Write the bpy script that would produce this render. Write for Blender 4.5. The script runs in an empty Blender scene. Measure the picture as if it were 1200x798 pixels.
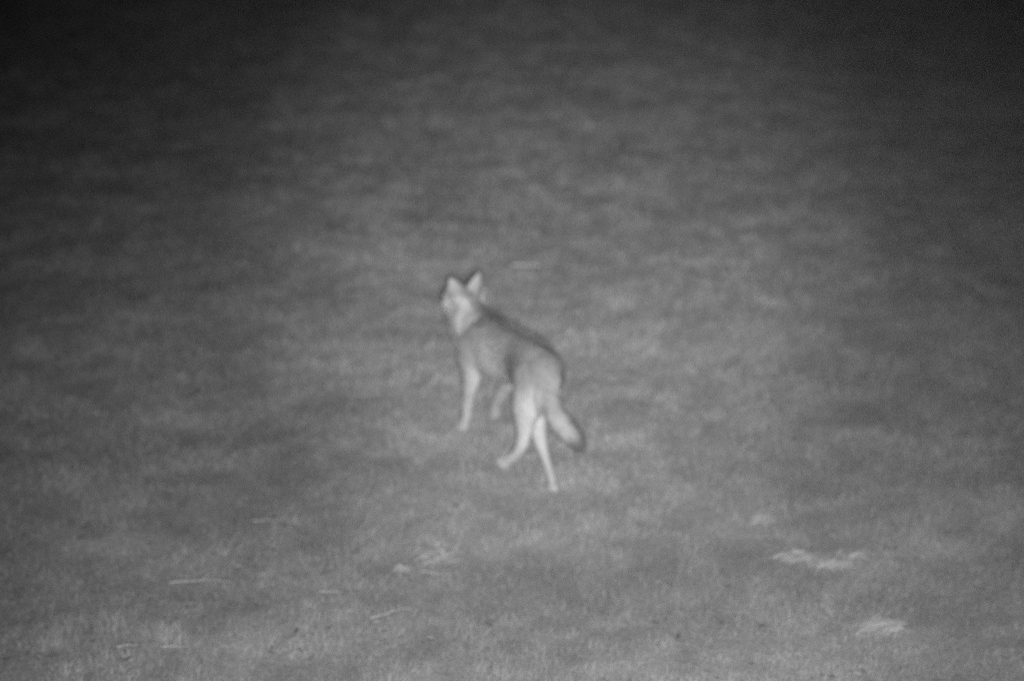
import bpy, bmesh, math, random
import numpy as np
from mathutils import Vector, kdtree, noise

R = math.radians
random.seed(7); rng = np.random.default_rng(11)
sc = bpy.context.scene
COL = sc.collection

# ------------------------------------------------------------------ camera
cd = bpy.data.cameras.new('camera'); cam = bpy.data.objects.new('camera', cd); COL.objects.link(cam)
CAM_H, PITCH = 3.4, 25.0
cam.location = (0, 0, CAM_H); cam.rotation_euler = (R(90 - PITCH), 0, 0)
cd.sensor_width = 36; cd.lens = 1700 / 1200 * 36
cd.clip_start = 0.05; cd.clip_end = 1000
cd.dof.use_dof = True; cd.dof.focus_distance = 4.3; cd.dof.aperture_fstop = 1.0
sc.camera = cam
# ------------------------------------------------------------------ world (moonless night)
w = bpy.data.worlds.new('World'); sc.world = w; w.use_nodes = True
bg = w.node_tree.nodes['Background']
bg.inputs['Color'].default_value = (1, 1, 1, 1); bg.inputs['Strength'].default_value = 0.006
# ------------------------------------------------------------------ the camera's own infrared lamp
HAZE = 0.0013
def infrared(name, watts, cone, ax, ay):
    ld = bpy.data.lights.new(name, 'SPOT'); lp = bpy.data.objects.new(name, ld); COL.objects.link(lp)
    ld.energy = watts; ld.spot_size = R(cone); ld.spot_blend = 1.0; ld.shadow_soft_size = 0.12
    lp.location = (0.05, -0.02, CAM_H - 0.085)
    lp.rotation_euler = (Vector((ax, ay, 0.0)) - lp.location).to_track_quat('-Z', 'Y').to_euler()
infrared('infrared_beam', 1720, 28, 0.28, 8.8)          # narrow diodes
infrared('infrared_flood', 1180, 65, 0.08, 5.4)          # wide diodes
# ------------------------------------------------------------------ output
sc.view_settings.view_transform = 'Standard'; sc.view_settings.look = 'None'
sc.view_settings.exposure = 0; sc.view_settings.gamma = 1
sc.render.engine = 'CYCLES'
sc.cycles.use_denoising = False
sc.cycles.filter_width = 1.5
sc.cycles.max_bounces = 4; sc.cycles.volume_bounces = 0
sc.cycles.sample_clamp_direct = 4; sc.cycles.sample_clamp_indirect = 1

# ================================================================== helpers
def tag(o, label=None, cat=None, group=None, kind=None):
    if label: o['label'] = label
    if cat: o['category'] = cat
    if group: o['group'] = group
    if kind: o['kind'] = kind
    return o

def link(name, me, mat=None, parent=None):
    o = bpy.data.objects.new(name, me); COL.objects.link(o)
    if mat: me.materials.append(mat)
    if parent: o.parent = parent
    return o

def np_mesh(name, verts, faces_flat, sizes, shade=None, smooth=False):
    me = bpy.data.meshes.new(name)
    n = len(verts); me.vertices.add(n); me.vertices.foreach_set('co', verts.astype(np.float32).ravel())
    me.loops.add(len(faces_flat)); me.loops.foreach_set('vertex_index', faces_flat.astype(np.int32))
    me.polygons.add(len(sizes)); st = np.concatenate([[0], np.cumsum(sizes)[:-1]])
    me.polygons.foreach_set('loop_start', st.astype(np.int32))
    me.polygons.foreach_set('loop_total', np.array(sizes).astype(np.int32))
    me.update(calc_edges=True)
    if smooth: me.polygons.foreach_set('use_smooth', np.ones(len(sizes), dtype=bool))
    if shade is not None:
        a = me.attributes.new('tone', 'FLOAT', 'POINT'); a.data.foreach_set('value', shade.astype(np.float32))
    return me

def tone_mat(name, rough=0.9, mul=1.0, sheen=0.0, scale=30, var=0.15, trans=0.0):
    """grey pigment: the mesh's own 'tone' value, broken up by a little noise"""
    m = bpy.data.materials.new(name); m.use_nodes = True; nt = m.node_tree; N = nt.nodes
    b = N['Principled BSDF']; b.inputs['Roughness'].default_value = rough
    b.inputs['Specular IOR Level'].default_value = 0.25
    at = N.new('ShaderNodeAttribute'); at.attribute_name = 'tone'
    tc = N.new('ShaderNodeTexCoord'); nz = N.new('ShaderNodeTexNoise'); nz.inputs['Scale'].default_value = scale
    nt.links.new(tc.outputs['Object'], nz.inputs['Vector'])
    mr = N.new('ShaderNodeMapRange'); mr.inputs['To Min'].default_value = mul * (1 - var); mr.inputs['To Max'].default_value = mul * (1 + var)
    nt.links.new(nz.outputs['Fac'], mr.inputs['Value'])
    mu = N.new('ShaderNodeMath'); mu.operation = 'MULTIPLY'
    nt.links.new(at.outputs['Fac'], mu.inputs[0]); nt.links.new(mr.outputs['Result'], mu.inputs[1])
    nt.links.new(mu.outputs[0], b.inputs['Base Color'])
    return m

def fbm(x, y, seed, octs=4):
    """numpy value noise, ~0..1"""
    out = np.zeros_like(x); amp = 1.0; tot = 0
    for o in range(octs):
        r = np.random.default_rng(seed + o); G = r.random((257, 257))
        xi = np.floor(x).astype(int); yi = np.floor(y).astype(int)
        fx = x - xi; fy = y - yi; fx = fx * fx * (3 - 2 * fx); fy = fy * fy * (3 - 2 * fy)
        g = lambda a, b: G[a % 257, b % 257]
        out += amp * ((g(xi, yi) * (1 - fx) + g(xi + 1, yi) * fx) * (1 - fy) + (g(xi, yi + 1) * (1 - fx) + g(xi + 1, yi + 1) * fx) * fy)
        tot += amp; amp *= 0.55; x = x * 2.03 + 17.1; y = y * 2.03 + 5.7
    return out / tot

def height(x, y):
    h = (fbm(x * 0.9, y * 0.9, 3, 2) - 0.5) * 0.07 + (fbm(x * 3.1, y * 3.1, 9, 2) - 0.5) * 0.016
    d = np.hypot(x - 0.0, y - 6.1)                      # flat trodden place where the animal walks
    return h * np.clip((d - 0.5) / 0.8, 0.12, 1)

# bleached (+) and damp, darker (-) places in the sward
DRY = [(-.27, 5.07, .14, .14, .22), (.56, 5.79, .30, .16, .20), (.99, 5.36, .16, .12, .28), (1.14, 5.12, .16, .09, .30), (1.47, 5.14, .14, .10, .22),
       (1.44, 4.62, .22, .14, .28), (1.33, 4.90, .20, .08, .18), (.18, 5.44, .2, .12, .10), (-.87, 5.06, .25, .12, .12), (-3.6, 8.5, .7, .25, .25), (.80, 5.62, .2, .1, .14),
       (-.85, 6.5, .30, .14, -.34), (0.0, 5.13, .16, .06, -.20), (-1.2, 4.65, .10, .07, -.26), (-2.2, 6.9, .6, .2, -.18), (-2.1, 5.95, .3, .15, -.15),
       (.45, 5.08, .2, .06, -.18), (1.8, 6.8, .35, .15, -.2), (-.15, 5.75, .2, .08, -.14), (.9, 6.2, .2, .1, -.14)]
def tone_at(x, y):
    """how pale the sward is here: big dry / green patches down to hand-sized ones"""
    a = fbm(x * 0.55 + 3, y * 0.75 + 8, 21, 3); b = fbm(x * 1.8, y * 4.2, 33, 3); c = fbm(x * 9, y * 13, 45, 2)
    t = 0
    for (X0, Y0, sx, sy, k) in DRY: t = t + k * np.exp(-((x - X0) / sx) ** 2 - ((y - Y0) / sy) ** 2) * (0.3 + 0.8 * b)
    return 1 + t + 0.45 * (a - 0.5) + 0.60 * (b - 0.5) + 0.65 * (c - 0.5)

# ================================================================== ground
xs = np.concatenate([[-150, -90, -60, -30, -18], np.arange(-12, 12.01, 0.07), [18, 30, 60, 90, 150]])
ys = np.concatenate([[-80, -40, -20, -5], np.arange(0, 22.01, 0.07), [26, 32, 45, 80, 140, 220]])
X, Y = np.meshgrid(xs, ys); Z = height(X, Y)
nx, ny = len(xs), len(ys)
idx = np.arange(nx * ny).reshape(ny, nx)
F = np.stack([idx[:-1, :-1], idx[:-1, 1:], idx[1:, 1:], idx[1:, :-1]], -1).reshape(-1, 4)
V = np.stack([X.ravel(), Y.ravel(), Z.ravel()], -1)
gm = np_mesh('ground', V, F.ravel(), [4] * len(F), 0.30 * tone_at(V[:, 0], V[:, 1]), smooth=True)
gmat = tone_mat('thatch_and_soil', 0.95, scale=26, var=0.25)
nt = gmat.node_tree; b = nt.nodes['Principled BSDF']
bp = nt.nodes.new('ShaderNodeBump'); bp.inputs['Distance'].default_value = 0.012; bp.inputs['Strength'].default_value = 0.7
nz = nt.nodes.new('ShaderNodeTexNoise'); nz.inputs['Scale'].default_value = 45; nz.inputs['Detail'].default_value = 6
tc = nt.nodes.new('ShaderNodeTexCoord'); nt.links.new(tc.outputs['Object'], nz.inputs['Vector'])
nt.links.new(nz.outputs['Fac'], bp.inputs['Height']); nt.links.new(bp.outputs['Normal'], b.inputs['Normal'])
tag(link('ground', gm, gmat), kind='structure')

# ================================================================== thin night mist in front of the lamp
hb = bmesh.new(); bmesh.ops.create_cube(hb, size=1); hm = bpy.data.meshes.new('haze'); hb.to_mesh(hm); hb.free()
hz = bpy.data.materials.new('mist'); hz.use_nodes = True; hn_ = hz.node_tree; hn_.nodes.clear()
pv = hn_.nodes.new('ShaderNodeVolumePrincipled'); ho = hn_.nodes.new('ShaderNodeOutputMaterial'); hn_.links.new(pv.outputs[0], ho.inputs['Volume'])
pv.inputs['Color'].default_value = (.9, .9, .9, 1); pv.inputs['Density'].default_value = HAZE; pv.inputs['Anisotropy'].default_value = 0.0
ha = link('haze', hm, hz); ha.scale = (310, 310, 6.0); ha.location = (0, 70, 3.0 - 1.2 - 0.1)
tag(ha, kind='stuff')

# ================================================================== short grass (countless: one object)
def blades(px, py, pz, h, az, lean, wd, tone):
    """bent blades: root pair, middle pair, tip"""
    n = len(px)
    dx, dy = np.cos(az), np.sin(az); fa = rng.random(n) * 2 * np.pi; sx, sy = np.cos(fa), np.sin(fa)
    P = np.zeros((n, 5, 3)); L = np.sin(lean); U = np.cos(lean)
    P[:, 0] = np.stack([px - sx * wd, py - sy * wd, pz - 0.004], -1)
    P[:, 1] = np.stack([px + sx * wd, py + sy * wd, pz - 0.004], -1)
    mx, my, mz = px + dx * L * h * 0.45, py + dy * L * h * 0.45, pz + h * 0.6 * U
    P[:, 2] = np.stack([mx + sx * wd * .8, my + sy * wd * .8, mz], -1)
    P[:, 3] = np.stack([mx - sx * wd * .8, my - sy * wd * .8, mz], -1)
    P[:, 4] = np.stack([px + dx * L * h, py + dy * L * h, pz + h * 0.85 * U], -1)
    base = (np.arange(n) * 5)[:, None]
    Fq = np.concatenate([base + [0, 1, 2, 3], base + [3, 2, 4]], 1).ravel()
    sz = np.tile([4, 3], n)
    return np_mesh('grass', P.reshape(-1, 3), Fq, sz, np.repeat(tone, 5))

def scatter(n, y0, y1, spread, extra=1.0):
    u = rng.random(n); yy = y0 * (y1 / y0) ** (u ** 1.1)          # thinner far away
    xx = (rng.random(n) * 2 - 1) * (spread * yy + extra)
    return xx, yy
px, py = scatter(760000, 3.2, 20.0, 0.42, 0.9)
cl = fbm(px * 5, py * 5, 61, 3)                                   # tussocks
keep = rng.random(len(px)) < np.clip((cl - 0.25) * 2.6, 0.38, 1); px, py, cl = px[keep], py[keep], cl[keep]
far = np.clip(py / 7.0, 0.8, 2.6)
h = (0.022 + 0.04 * np.clip(cl, 0.2, 0.8) ** 1.3) * (0.6 + 0.8 * rng.random(len(px)))
az = rng.normal(math.pi * 0.1, 1.6, len(px)); lean = np.clip(rng.normal(0.75, 0.35, len(px)), 0.05, 1.45)
tone = 0.34 * tone_at(px, py) * rng.lognormal(0, 0.15, len(px)); dry = rng.random(len(px)) < 0.02; tone[dry] *= 1.4
gr = blades(px, py, height(px, py), h, az, lean, 0.0016 * far, np.clip(tone, 0.05, 0.7))
tag(link('grass', gr, tone_mat('grass_blades', 0.8, scale=14, var=0.12)), kind='stuff')

# ================================================================== crumbs of leaf and dead blade caught in the grass (countless)
n = 9000; lx, ly = scatter(n, 3.3, 19.0, 0.42, 0.9); ok = fbm(lx * 2.5, ly * 4, 77, 3) > .45; lx, ly = lx[ok], ly[ok]; n = len(lx)
la = rng.normal(0, .7, n); ll = (.007 + .022 * rng.random(n) ** 3) * np.clip(ly / 7, .8, 2); lw = ll * (.10 + .22 * rng.random(n)); lz = height(lx, ly) + .018 + .03 * rng.random(n)
ca, sa = np.cos(la), np.sin(la); LP = np.zeros((n, 6, 3))
for i, (u_, v_, w_) in enumerate([(-1, 0, 0), (-.35, -1, .2), (.45, -.8, .2), (1, .1, -.1), (.4, 1, .5), (-.4, .8, .5)]):
    LP[:, i] = np.stack([lx + (u_ * ca * ll - v_ * sa * lw), ly + (u_ * sa * ll + v_ * ca * lw), lz + w_ * lw], -1)
lt = np.where(rng.random(n) < .45, .44, .13) * rng.lognormal(0, .2, n)
lm = np_mesh('leaf_litter', LP.reshape(-1, 3), (np.arange(n)[:, None] * 6 + np.arange(6)).ravel(), [6] * n, np.repeat(lt, 6))
tag(link('leaf_litter', lm, tone_mat('leaf_crumbs', 0.8, scale=20, var=0.15)), kind='stuff')

# ================================================================== dry stalks and litter lying on the sward
def stalk_mesh(L, wd, bend, n=10, thick=None, fork=False):
    bm = bmesh.new(); 
    def tube(pts, rad):
        rings = []
        for i, p in enumerate(pts):
            t = (pts[min(i + 1, len(pts) - 1)] - pts[max(i - 1, 0)]).normalized(); s = t.cross(Vector((0, 0, 1))).normalized(); u = s.cross(t)
            rings.append([bm.verts.new(p + (s * math.cos(a) + u * math.sin(a) * 0.6) * rad[i]) for a in [k * math.tau / 6 for k in range(6)]])
        for a, b_ in zip(rings, rings[1:]):
            for k in range(6): bm.faces.new([a[k], a[(k + 1) % 6], b_[(k + 1) % 6], b_[k]])
        bm.faces.new(rings[0][::-1]); bm.faces.new(rings[-1])
    r = random.Random(int(L * 9973)); ph = r.random() * 6
    pts = [Vector((L * (i / n - .5), bend * math.sin(i / n * 3.1) * L + 0.0012 * math.sin(i * 1.7 + ph), 0.002 * math.sin(i * 1.1 + ph))) for i in range(n + 1)]
    tube(pts, [wd * (1.0 - 0.65 * i / n) for i in range(n + 1)])
    if fork:
        k = n // 2; d = Vector((0.55, 0.55, 0.15)).normalized() * L * 0.22
        tube([pts[k] + d * j / 3 for j in range(4)], [wd * .6 * (1 - .2 * j) for j in range(4)])
    me = bpy.data.meshes.new('stalk'); bm.to_mesh(me); bm.free()
    for p in me.polygons: p.use_smooth = True
    return me

def litter_mesh(L, W, n, seed):
    """a mat of flattened dead blades"""
    r = np.random.default_rng(seed); P = []; 
    for i in range(n):
        cx, cy = r.normal(0, .27) * L, r.normal(0, .25) * W; k = max(.1, 1 - (2 * cx / L) ** 2 * .5)
        a = r.normal(0, 0.5); l = 0.03 + 0.05 * r.random(); wq = 0.002 + 0.0022 * r.random(); z = 0.004 + 0.03 * r.random() * k; tz = r.normal(0, 0.008)
        d = np.array([math.cos(a), math.sin(a)]); s = np.array([-d[1], d[0]]) * wq
        for e, wm, dz in ((-.5, .4, -.008), (0, 1, .006), (.5, .25, tz)):
            for sg in (-1, 1): P.append([cx + d[0] * l * e + s[0] * wm * sg, cy + d[1] * l * e + s[1] * wm * sg, z + dz])
    P = np.array(P); base = (np.arange(n) * 6)[:, None]
    Fq = np.concatenate([base + [0, 1, 3, 2], base + [2, 3, 5, 4]], 1).ravel()
    return np_mesh('litter', P, Fq, np.tile([4, 4], n), np.repeat(0.62 * r.lognormal(0, .2, n), 6))

straw = bpy.data.materials.new('bleached_straw'); straw.use_nodes = True
sb = straw.node_tree.nodes['Principled BSDF']; sb.inputs['Roughness'].default_value = 0.6
sn = straw.node_tree.nodes.new('ShaderNodeTexNoise'); sn.inputs['Scale'].default_value = 40
sr = straw.node_tree.nodes.new('ShaderNodeValToRGB'); sr.color_ramp.elements[0].color = (.60, .60, .60, 1); sr.color_ramp.elements[1].color = (.78, .78, .78, 1)
straw.node_tree.links.new(sn.outputs['Fac'], sr.inputs['Fac']); straw.node_tree.links.new(sr.outputs['Color'], sb.inputs['Base Color'])
litmat = tone_mat('dead_grass', 0.8, scale=30, var=0.2)

ST = [  # x0 y0 x1 y1 width bend fork label
 (-1.13, 5.36, -1.00, 5.37, .0030, .02, 0, 'short straight dry stalk lying level, left of and below the wolf'),
 (-0.77, 4.82, -0.68, 4.82, .0030, .04, 0, 'small faint dry stalk lying between the long stalk and the slanting stalk'),
 (-0.38, 5.00, -0.24, 4.97, .0034, -.05, 0, 'bright short dry stalk lying directly below the wolf'),
 (-0.55, 4.65, -0.39, 4.73, .0034, .04, 1, 'forked dry stalk lying aslant, its right end pointing up the slope'),
 (-1.38, 4.88, -1.13, 4.89, .0034, .06, 1, 'longest pale dry stalk, lying level in the grass at lower left'),
 (-1.49, 4.47, -1.41, 4.48, .0034, .05, 0, 'pale broken stalk nearest the lower left corner'),
 (-1.32, 4.46, -1.21, 4.46, .0030, -.03, 0, 'thin pale stalk just right of the broken stalk by the lower left corner'),
 (0.00, 8.25, 0.18, 8.25, .0085, .02, 0, 'straight dry stalk lying level behind the wolf, right of its ears'),
 (-0.79, 12.6, -0.61, 12.65, .009, .02, 0, 'farthest dry stalk, faint in the dim grass beyond the wolf'),
]
for (x0, y0, x1, y1, wd, bend, fk, lab) in ST:
    L = math.hypot(x1 - x0, y1 - y0); o = link('dry_stalk', stalk_mesh(L, wd * 1.15, bend, fork=fk), straw)
    cx, cy = (x0 + x1) / 2, (y0 + y1) / 2; z = float(height(np.array([cx]), np.array([cy]))[0])
    o.location = (cx, cy, z + (0.045 if cy < 7 else 0.065)); o.rotation_euler = (0, 0, math.atan2(y1 - y0, x1 - x0))
    tag(o, lab, 'stalk', 'dry stalks lying in the grass')
LT = [
 (1.19, 5.12, .20, .09, 150, 'broad pale mat of flattened dead grass at lower right'),
 (1.35, 5.06, .15, .05, 110, 'narrow bright mat of dead grass touching the broad mat on its right'),
 (1.09, 5.41, .10, .06, 60, 'small dead grass mat farther back than the broad pale mat'),
 (1.45, 5.13, .05, .04, 30, 'tiny bright scrap of dead grass at far right'),
 (1.44, 4.62, .19, .10, 120, 'wide faint mat of dead grass nearest the lower right corner'),
 (-0.46, 5.02, .06, .04, 30, 'small scrap of dead grass beside the bright short stalk'),
 (-0.30, 5.12, .16, .12, 90, 'rounded pale patch of dead grass below the wolf and behind the bright stalk'),
]
for i, (x, y, L, W, n, lab) in enumerate(LT):
    o = link('dead_grass_mat', litter_mesh(L, W, n, 80 + i), litmat)
    o.location = (x, y, float(height(np.array([x]), np.array([y]))[0]) + 0.02)
    tag(o, lab, 'dead grass', 'mats of dead grass on the sward')

# ================================================================== the wolf
# local frame: x forward, y to its left, z up; feet on z = 0
def loft(bm, path, n=20, up=Vector((0, 0, 1))):
    """path: (x,y,z, half width, half height); closed rounded tube"""
    pts = [Vector(p[:3]) for p in path]; rings = []
    T = []
    for i in range(len(pts)):
        T.append((pts[min(i + 1, len(pts) - 1)] - pts[max(i - 1, 0)]).normalized())
    pp = [(pts[0] - T[0] * min(path[0][3:5]) * .6, T[0], path[0][3] * .55, path[0][4] * .55)]
    pp += [(pts[i], T[i], path[i][3], path[i][4]) for i in range(len(pts))]
    pp += [(pts[-1] + T[-1] * min(path[-1][3:5]) * .6, T[-1], path[-1][3] * .55, path[-1][4] * .55)]
    for p, t, a, b_ in pp:
        s = Vector((0, 1, 0)); s = (s - t * s.dot(t)).normalized(); u = s.cross(t).normalized()
        rings.append([bm.verts.new(p + s * math.cos(k * math.tau / n) * a + u * math.sin(k * math.tau / n) * b_) for k in range(n)])
    for a, b_ in zip(rings, rings[1:]):
        for k in range(n): bm.faces.new([a[k], a[(k + 1) % n], b_[(k + 1) % n], b_[k]])
    bm.faces.new(rings[0][::-1]); bm.faces.new(rings[-1])

def smooth_path(path, sub=4):
    P = [np.array(p, float) for p in path]; out = []
    for i in range(len(P) - 1):
        p0, p1, p2, p3 = P[max(i - 1, 0)], P[i], P[i + 1], P[min(i + 2, len(P) - 1)]
        for k in range(sub):
            t = k / sub
            out.append(0.5 * ((2 * p1) + (-p0 + p2) * t + (2 * p0 - 5 * p1 + 4 * p2 - p3) * t * t + (-p0 + 3 * p1 - 3 * p2 + p3) * t ** 3))
    out.append(P[-1]); return [tuple(q) for q in out]

# bone chains: name -> points (x,y,z,half width,half height)
B = {}
B['torso'] = [(-.33, 0, .555, .050, .060), (-.27, 0, .555, .080, .095), (-.17, 0, .560, .090, .100), (-.05, 0, .540, .080, .115),
              (.08, 0, .506, .086, .135), (.20, 0, .480, .096, .147), (.30, 0, .480, .090, .130), (.38, 0, .480, .066, .100)]
B['neck'] = [(.25, 0, .490, .074, .105), (.34, 0, .515, .070, .100), (.42, 0, .555, .064, .085), (.485, 0, .600, .058, .068)]
B['skull'] = [(.455, 0, .617, .052, .052), (.495, 0, .624, .062, .056), (.545, 0, .617, .060, .053), (.590, 0, .602, .046, .044)]
B['muzzle'] = [(.575, 0, .594, .038, .036), (.63, 0, .578, .028, .028), (.68, 0, .563, .024, .024), (.705, 0, .556, .019, .020)]
B['tail'] = [(-.300, .010, .575, .030, .030), (-.325, .008, .530, .028, .028), (-.330, .000, .460, .028, .028), (-.335, -.012, .400, .030, .030),
             (-.350, -.032, .350, .034, .034), (-.385, -.055, .310, .034, .034), (-.408, -.080, .275, .030, .030), (-.415, -.095, .245, .020, .020)]
B['leg_fl'] = [(.27, .072, .49, .050, .085), (.285, .080, .42, .045, .070), (.265, .085, .335, .037, .045), (.290, .085, .24, .027, .031),
               (.318, .085, .145, .024, .025), (.325, .087, .09, .021, .022), (.338, .090, .045, .021, .020)]
B['leg_fr'] = [(.25, -.072, .49, .050, .085), (.215, -.080, .41, .045, .070), (.180, -.083, .325, .042, .050), (.225, -.084, .260, .034, .037),
               (.275, -.084, .195, .028, .029), (.315, -.083, .135, .024, .024), (.345, -.080, .09, .021, .021)]
B['leg_bl'] = [(-.240, .045, .54, .050, .085), (-.230, .052, .44, .050, .080), (-.210, .056, .350, .045, .060), (-.212, .064, .280, .036, .042),
               (-.215, .077, .205, .025, .031), (-.180, .084, .135, .019, .021), (-.125, .088, .078, .019, .019), (-.085, .090, .040, .018, .017)]
B['leg_br'] = [(-.230, -.036, .54, .052, .085), (-.200, -.036, .44, .054, .085), (-.170, -.028, .350, .052, .068), (-.175, -.020, .270, .045, .050),
               (-.210, -.016, .195, .033, .037), (-.265, -.014, .125, .023, .025), (-.330, -.004, .070, .020, .021), (-.365, .002, .038, .020, .019)]
PAWS = {'fl': (.362, .092, .022, 0), 'fr': (.340, -.079, .056, 55), 'bl': (-.055, .092, .022, 0), 'br': (-.360, .004, .024, 12)}

bm = bmesh.new()
for k, p in B.items(): loft(bm, smooth_path(p))
def ball(bm, c, r, rot=0.0):
    g = bmesh.ops.create_icosphere(bm, subdivisions=3, radius=1)
    for v in g['verts']:
        x, y, z = v.co.x * r[0], v.co.y * r[1], v.co.z * r[2]; a = R(rot)
        v.co = Vector((x * math.cos(a) + z * math.sin(a) + c[0], y + c[1], -x * math.sin(a) + z * math.cos(a) + c[2]))
for k, (x, y, z, tl) in PAWS.items():
    ball(bm, (x - .008, y, z + .004), (.038, .029, .024), tl)
    for j, (dx, dy) in enumerate(((.022, -.017), (.031, -.006), (.031, .006), (.022, .017))):      # toes
        a = R(tl); ball(bm, (x + dx * math.cos(a), y + dy, z - .004 - dx * math.sin(a)), (.015, .0075, .013), tl)
# cheeks and ruff
for s in (1, -1):
    ball(bm, (.515, s * .050, .590), (.045, .030, .042)); ball(bm, (.455, s * .048, .552), (.06, .034, .07)); ball(bm, (.43, s * .040, .50), (.05, .034, .06))
ball(bm, (.385, 0, .47), (.06, .060, .10), 20)
# ears: cupped cones
for s in (1, -1):
    base = Vector((.492, s * .048, .662)); tip = Vector((.488, s * .078, .755)); ax = tip - base
    side = Vector((0.15, s * 1.0, 0)); side = (side - ax * (side.dot(ax) / ax.dot(ax))).normalized(); fr = ax.normalized().cross(side) * s
    if fr.x < 0: fr = -fr
    rings = []
    for t in (-.25, 0, .2, .4, .6, .8, 1.0):
        hw = .045 * (1 - max(t, 0) ** 2) + .004; c = base + ax * t; row = []
        for j in range(9):
            q = j / 8 * 2 - 1; row.append(c + side * hw * q - fr * (1 - q * q) * hw * .55)
        for j in range(9):
            q = 1 - j / 8 * 2; row.append(c + side * hw * .8 * q - fr * ((1 - q * q) * hw * .55 - .011))
        rings.append([bm.verts.new(v) for v in row])
    for a, b_ in zip(rings, rings[1:]):
        for j in range(18): bm.faces.new([a[j], a[(j + 1) % 18], b_[(j + 1) % 18], b_[j]])
    bm.faces.new(rings[0][::-1]); bm.faces.new(rings[-1])
bmesh.ops.recalc_face_normals(bm, faces=bm.faces)
me0 = bpy.data.meshes.new('body_raw'); bm.to_mesh(me0); bm.free()
tmp = link('body_raw', me0)
md = tmp.modifiers.new('remesh', 'REMESH'); md.mode = 'VOXEL'; md.voxel_size = 0.0062; md.use_smooth_shade = True
sm = tmp.modifiers.new('smooth', 'CORRECTIVE_SMOOTH'); sm.iterations = 6; sm.use_only_smooth = True; sm.factor = 0.5
dg = bpy.context.evaluated_depsgraph_get(); body = bpy.data.meshes.new_from_object(tmp.evaluated_get(dg)); body.name = 'body'
bpy.data.objects.remove(tmp)

# ---- coat
names = list(B); seg = []
for k in names:
    sp = smooth_path(B[k], 3)
    for i in range(len(sp) - 1): seg.append((k, i / (len(sp) - 1), np.array(sp[i][:3]), np.array(sp[i + 1][:3])))
kd = kdtree.KDTree(len(seg))
for i, s_ in enumerate(seg): kd.insert(Vector((s_[2] + s_[3]) / 2), i)
kd.balance()
def sst(a, b_, x): t = min(1, max(0, (x - a) / (b_ - a))); return t * t * (3 - 2 * t)
def coat(p, n):
    """(tone, fur length, flow direction) at a skin point"""
    _, i, _ = kd.find(p); k, t, a, b_ = seg[i]; d = Vector(b_ - a).normalized()
    ns = noise.noise(Vector(p) * 14) * .5
    if k in ('torso', 'neck', 'skull', 'muzzle'): d = -d
    d = Vector(d)
    top = p.z
    if k == 'torso' or k == 'neck':
        line = 0.625 - 0.12 * max(p.x, 0)                                   # dark saddle above, grey flank, pale belly
        sad = sst(line - .05, line + .05, top + ns * .05)
        pale = 1 - sst(.45, .60, top + ns * .04)
        tone = (.50 - .27 * sst(.04, -.14, p.x)) * (1 - sad) + (.27 + .05 * sst(.1, -.2, p.x)) * sad
        pt = .74 - .46 * sst(.0, -.14, p.x); tone = tone * (1 - pale) + pt * pale
        if p.x < -.25: r_ = sst(-.22, -.30, p.x) * (1 - sst(.475, .525, top)); tone = tone * (1 - r_) + .45 * r_
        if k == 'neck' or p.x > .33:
            side = sst(-.01, .05, p.y) + .5 * sst(.03, .06, -p.y); low = 1 - sst(.44, .54, top - (p.x - .33) * .5)  # left of neck paler than right: side light painted into the coat tone
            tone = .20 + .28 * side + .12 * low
        ln = .034 + .016 * (p.x > .2) + .012 * (1 - sad) * (k == 'torso')
        if k == 'neck': ln = .055
        d = (d + Vector((0, 0, -.35))).normalized()
    elif k == 'skull':
        ear = sst(.675, .695, top); cheek = sst(.005, .035, abs(p.y)) * (1 - sst(.635, .68, top))
        tone = .25 * (1 - cheek) + .54 * cheek; tone = tone * (1 - ear) + .34 * ear
        ln = .018 + .022 * cheek; ln = ln * (1 - ear) + .008 * ear
        if ear > .5: d = Vector((0, 0, 1))
    elif k == 'muzzle': tone = .20 + .11 * (n.z < .2); ln = .007
    elif k == 'tail':
        tip = sst(.64, .82, t); und = .5 - .5 * n.z
        dark = sst(.15, -.7, n.y)                                            # dark outer side
        dark *= sst(.45, .65, t); up_ = 1 - sst(.30, .55, t); tone = (.31 * (1 - dark) + .13 * dark) * (1 - up_) + .24 * up_; tone = tone * (1 - tip) + .07 * tip; ln = .042
    else:
        up = sst(.47, .55, top); tone = .45 * (1 - up) + .25 * up
        if k.startswith('leg_f'): tone = .42 * (1 - sst(.34, .50, top)) + .25 * sst(.34, .50, top)
        if k == 'leg_fr': tone *= .68
        outer = sst(-.2, .6, n.y if k.endswith('l') else -n.y); tone *= 1 - .10 * outer
        ln = .010 + .026 * sst(.25, .45, top)
    return tone * (1 + ns * .25), ln, d

nv = len(body.vertices); tn = np.zeros(nv)
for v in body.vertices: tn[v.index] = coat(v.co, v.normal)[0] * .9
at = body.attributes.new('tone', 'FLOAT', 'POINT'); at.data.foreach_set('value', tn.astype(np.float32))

wolf = bpy.data.objects.new('wolf', None); COL.objects.link(wolf)
wolf.location = (0.012, 6.008, -0.010); wolf.rotation_euler = (0, 0, R(90 + 29))
tag(wolf, 'grey wolf with pale legs and dark back walking away over night grass, tail hanging', 'wolf')
skin = tone_mat('coat_skin', 0.9, scale=25, var=0.15); fur = tone_mat('coat_hair', 0.75, scale=40, var=0.2)
link('body', body, skin, wolf)

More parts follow.
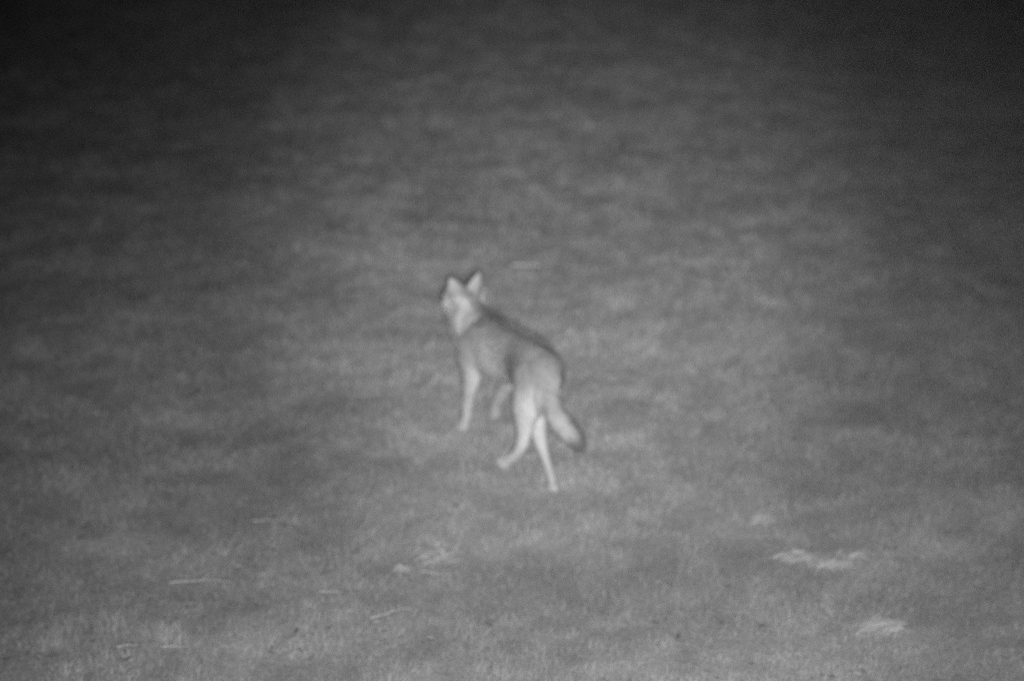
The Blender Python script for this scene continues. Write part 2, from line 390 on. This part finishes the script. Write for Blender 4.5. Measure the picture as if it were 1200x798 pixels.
# ---- fur: tapered curved hairs rooted in the skin
body.calc_loop_triangles()
tri = np.array([t.vertices[:] for t in body.loop_triangles]); co = np.empty(nv * 3); body.vertices.foreach_get('co', co); co = co.reshape(-1, 3)
no = np.empty(nv * 3); body.vertices.foreach_get('normal', no); no = no.reshape(-1, 3)
ar = np.linalg.norm(np.cross(co[tri[:, 1]] - co[tri[:, 0]], co[tri[:, 2]] - co[tri[:, 0]]), axis=1)
NH = 95000
pick = rng.choice(len(tri), NH, p=ar / ar.sum()); u = rng.random((NH, 2)); u[u.sum(1) > 1] = 1 - u[u.sum(1) > 1]
wt = np.stack([1 - u.sum(1), u[:, 0], u[:, 1]], 1)[..., None]
hp = (co[tri[pick]] * wt).sum(1); hn = (no[tri[pick]] * wt).sum(1); hn /= np.linalg.norm(hn, axis=1)[:, None]
P = np.zeros((NH, 5, 3)); ht = np.zeros(NH)
for i in range(NH):
    p = Vector(hp[i]); n = Vector(hn[i]); t, ln, d = coat(p, n)
    d = np.array(d - n * d.dot(n)); dl = np.linalg.norm(d); d = d / dl if dl > 1e-3 else np.array([0, 0, -1.])
    n = hn[i]; L = ln * (0.6 + 0.6 * rng.random()); d = d + rng.normal(0, .16, 3)
    s = np.cross(n, d); s /= np.linalg.norm(s) + 1e-9; wv = s * (.0008 + .0011 * min(ln / .05, 1))
    m = hp[i] + d * L * .45 + n * L * .26; e = hp[i] + d * L + n * L * .30
    if e[2] < .002: e[2] = .002
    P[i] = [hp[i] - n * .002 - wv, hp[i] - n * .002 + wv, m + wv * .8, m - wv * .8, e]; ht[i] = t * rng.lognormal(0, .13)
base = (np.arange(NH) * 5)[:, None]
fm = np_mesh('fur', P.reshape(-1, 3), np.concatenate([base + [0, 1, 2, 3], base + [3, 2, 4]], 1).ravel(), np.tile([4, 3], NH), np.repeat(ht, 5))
link('fur', fm, fur, wolf)

# ---- nose and eyes
dark = bpy.data.materials.new('wet_nose'); dark.use_nodes = True; q = dark.node_tree.nodes['Principled BSDF']
q.inputs['Base Color'].default_value = (.03, .03, .03, 1); q.inputs['Roughness'].default_value = .3
def small(name, c, r):
    b2 = bmesh.new(); ball(b2, c, r); m = bpy.data.meshes.new(name); b2.to_mesh(m); b2.free()
    for f_ in m.polygons: f_.use_smooth = True
    return link(name, m, dark, wolf)
small('nose', (.722, 0, .564), (.013, .017, .012))
for s in (1, -1): small('eye', (.592, s * .040, .620), (.010, .008, .009))
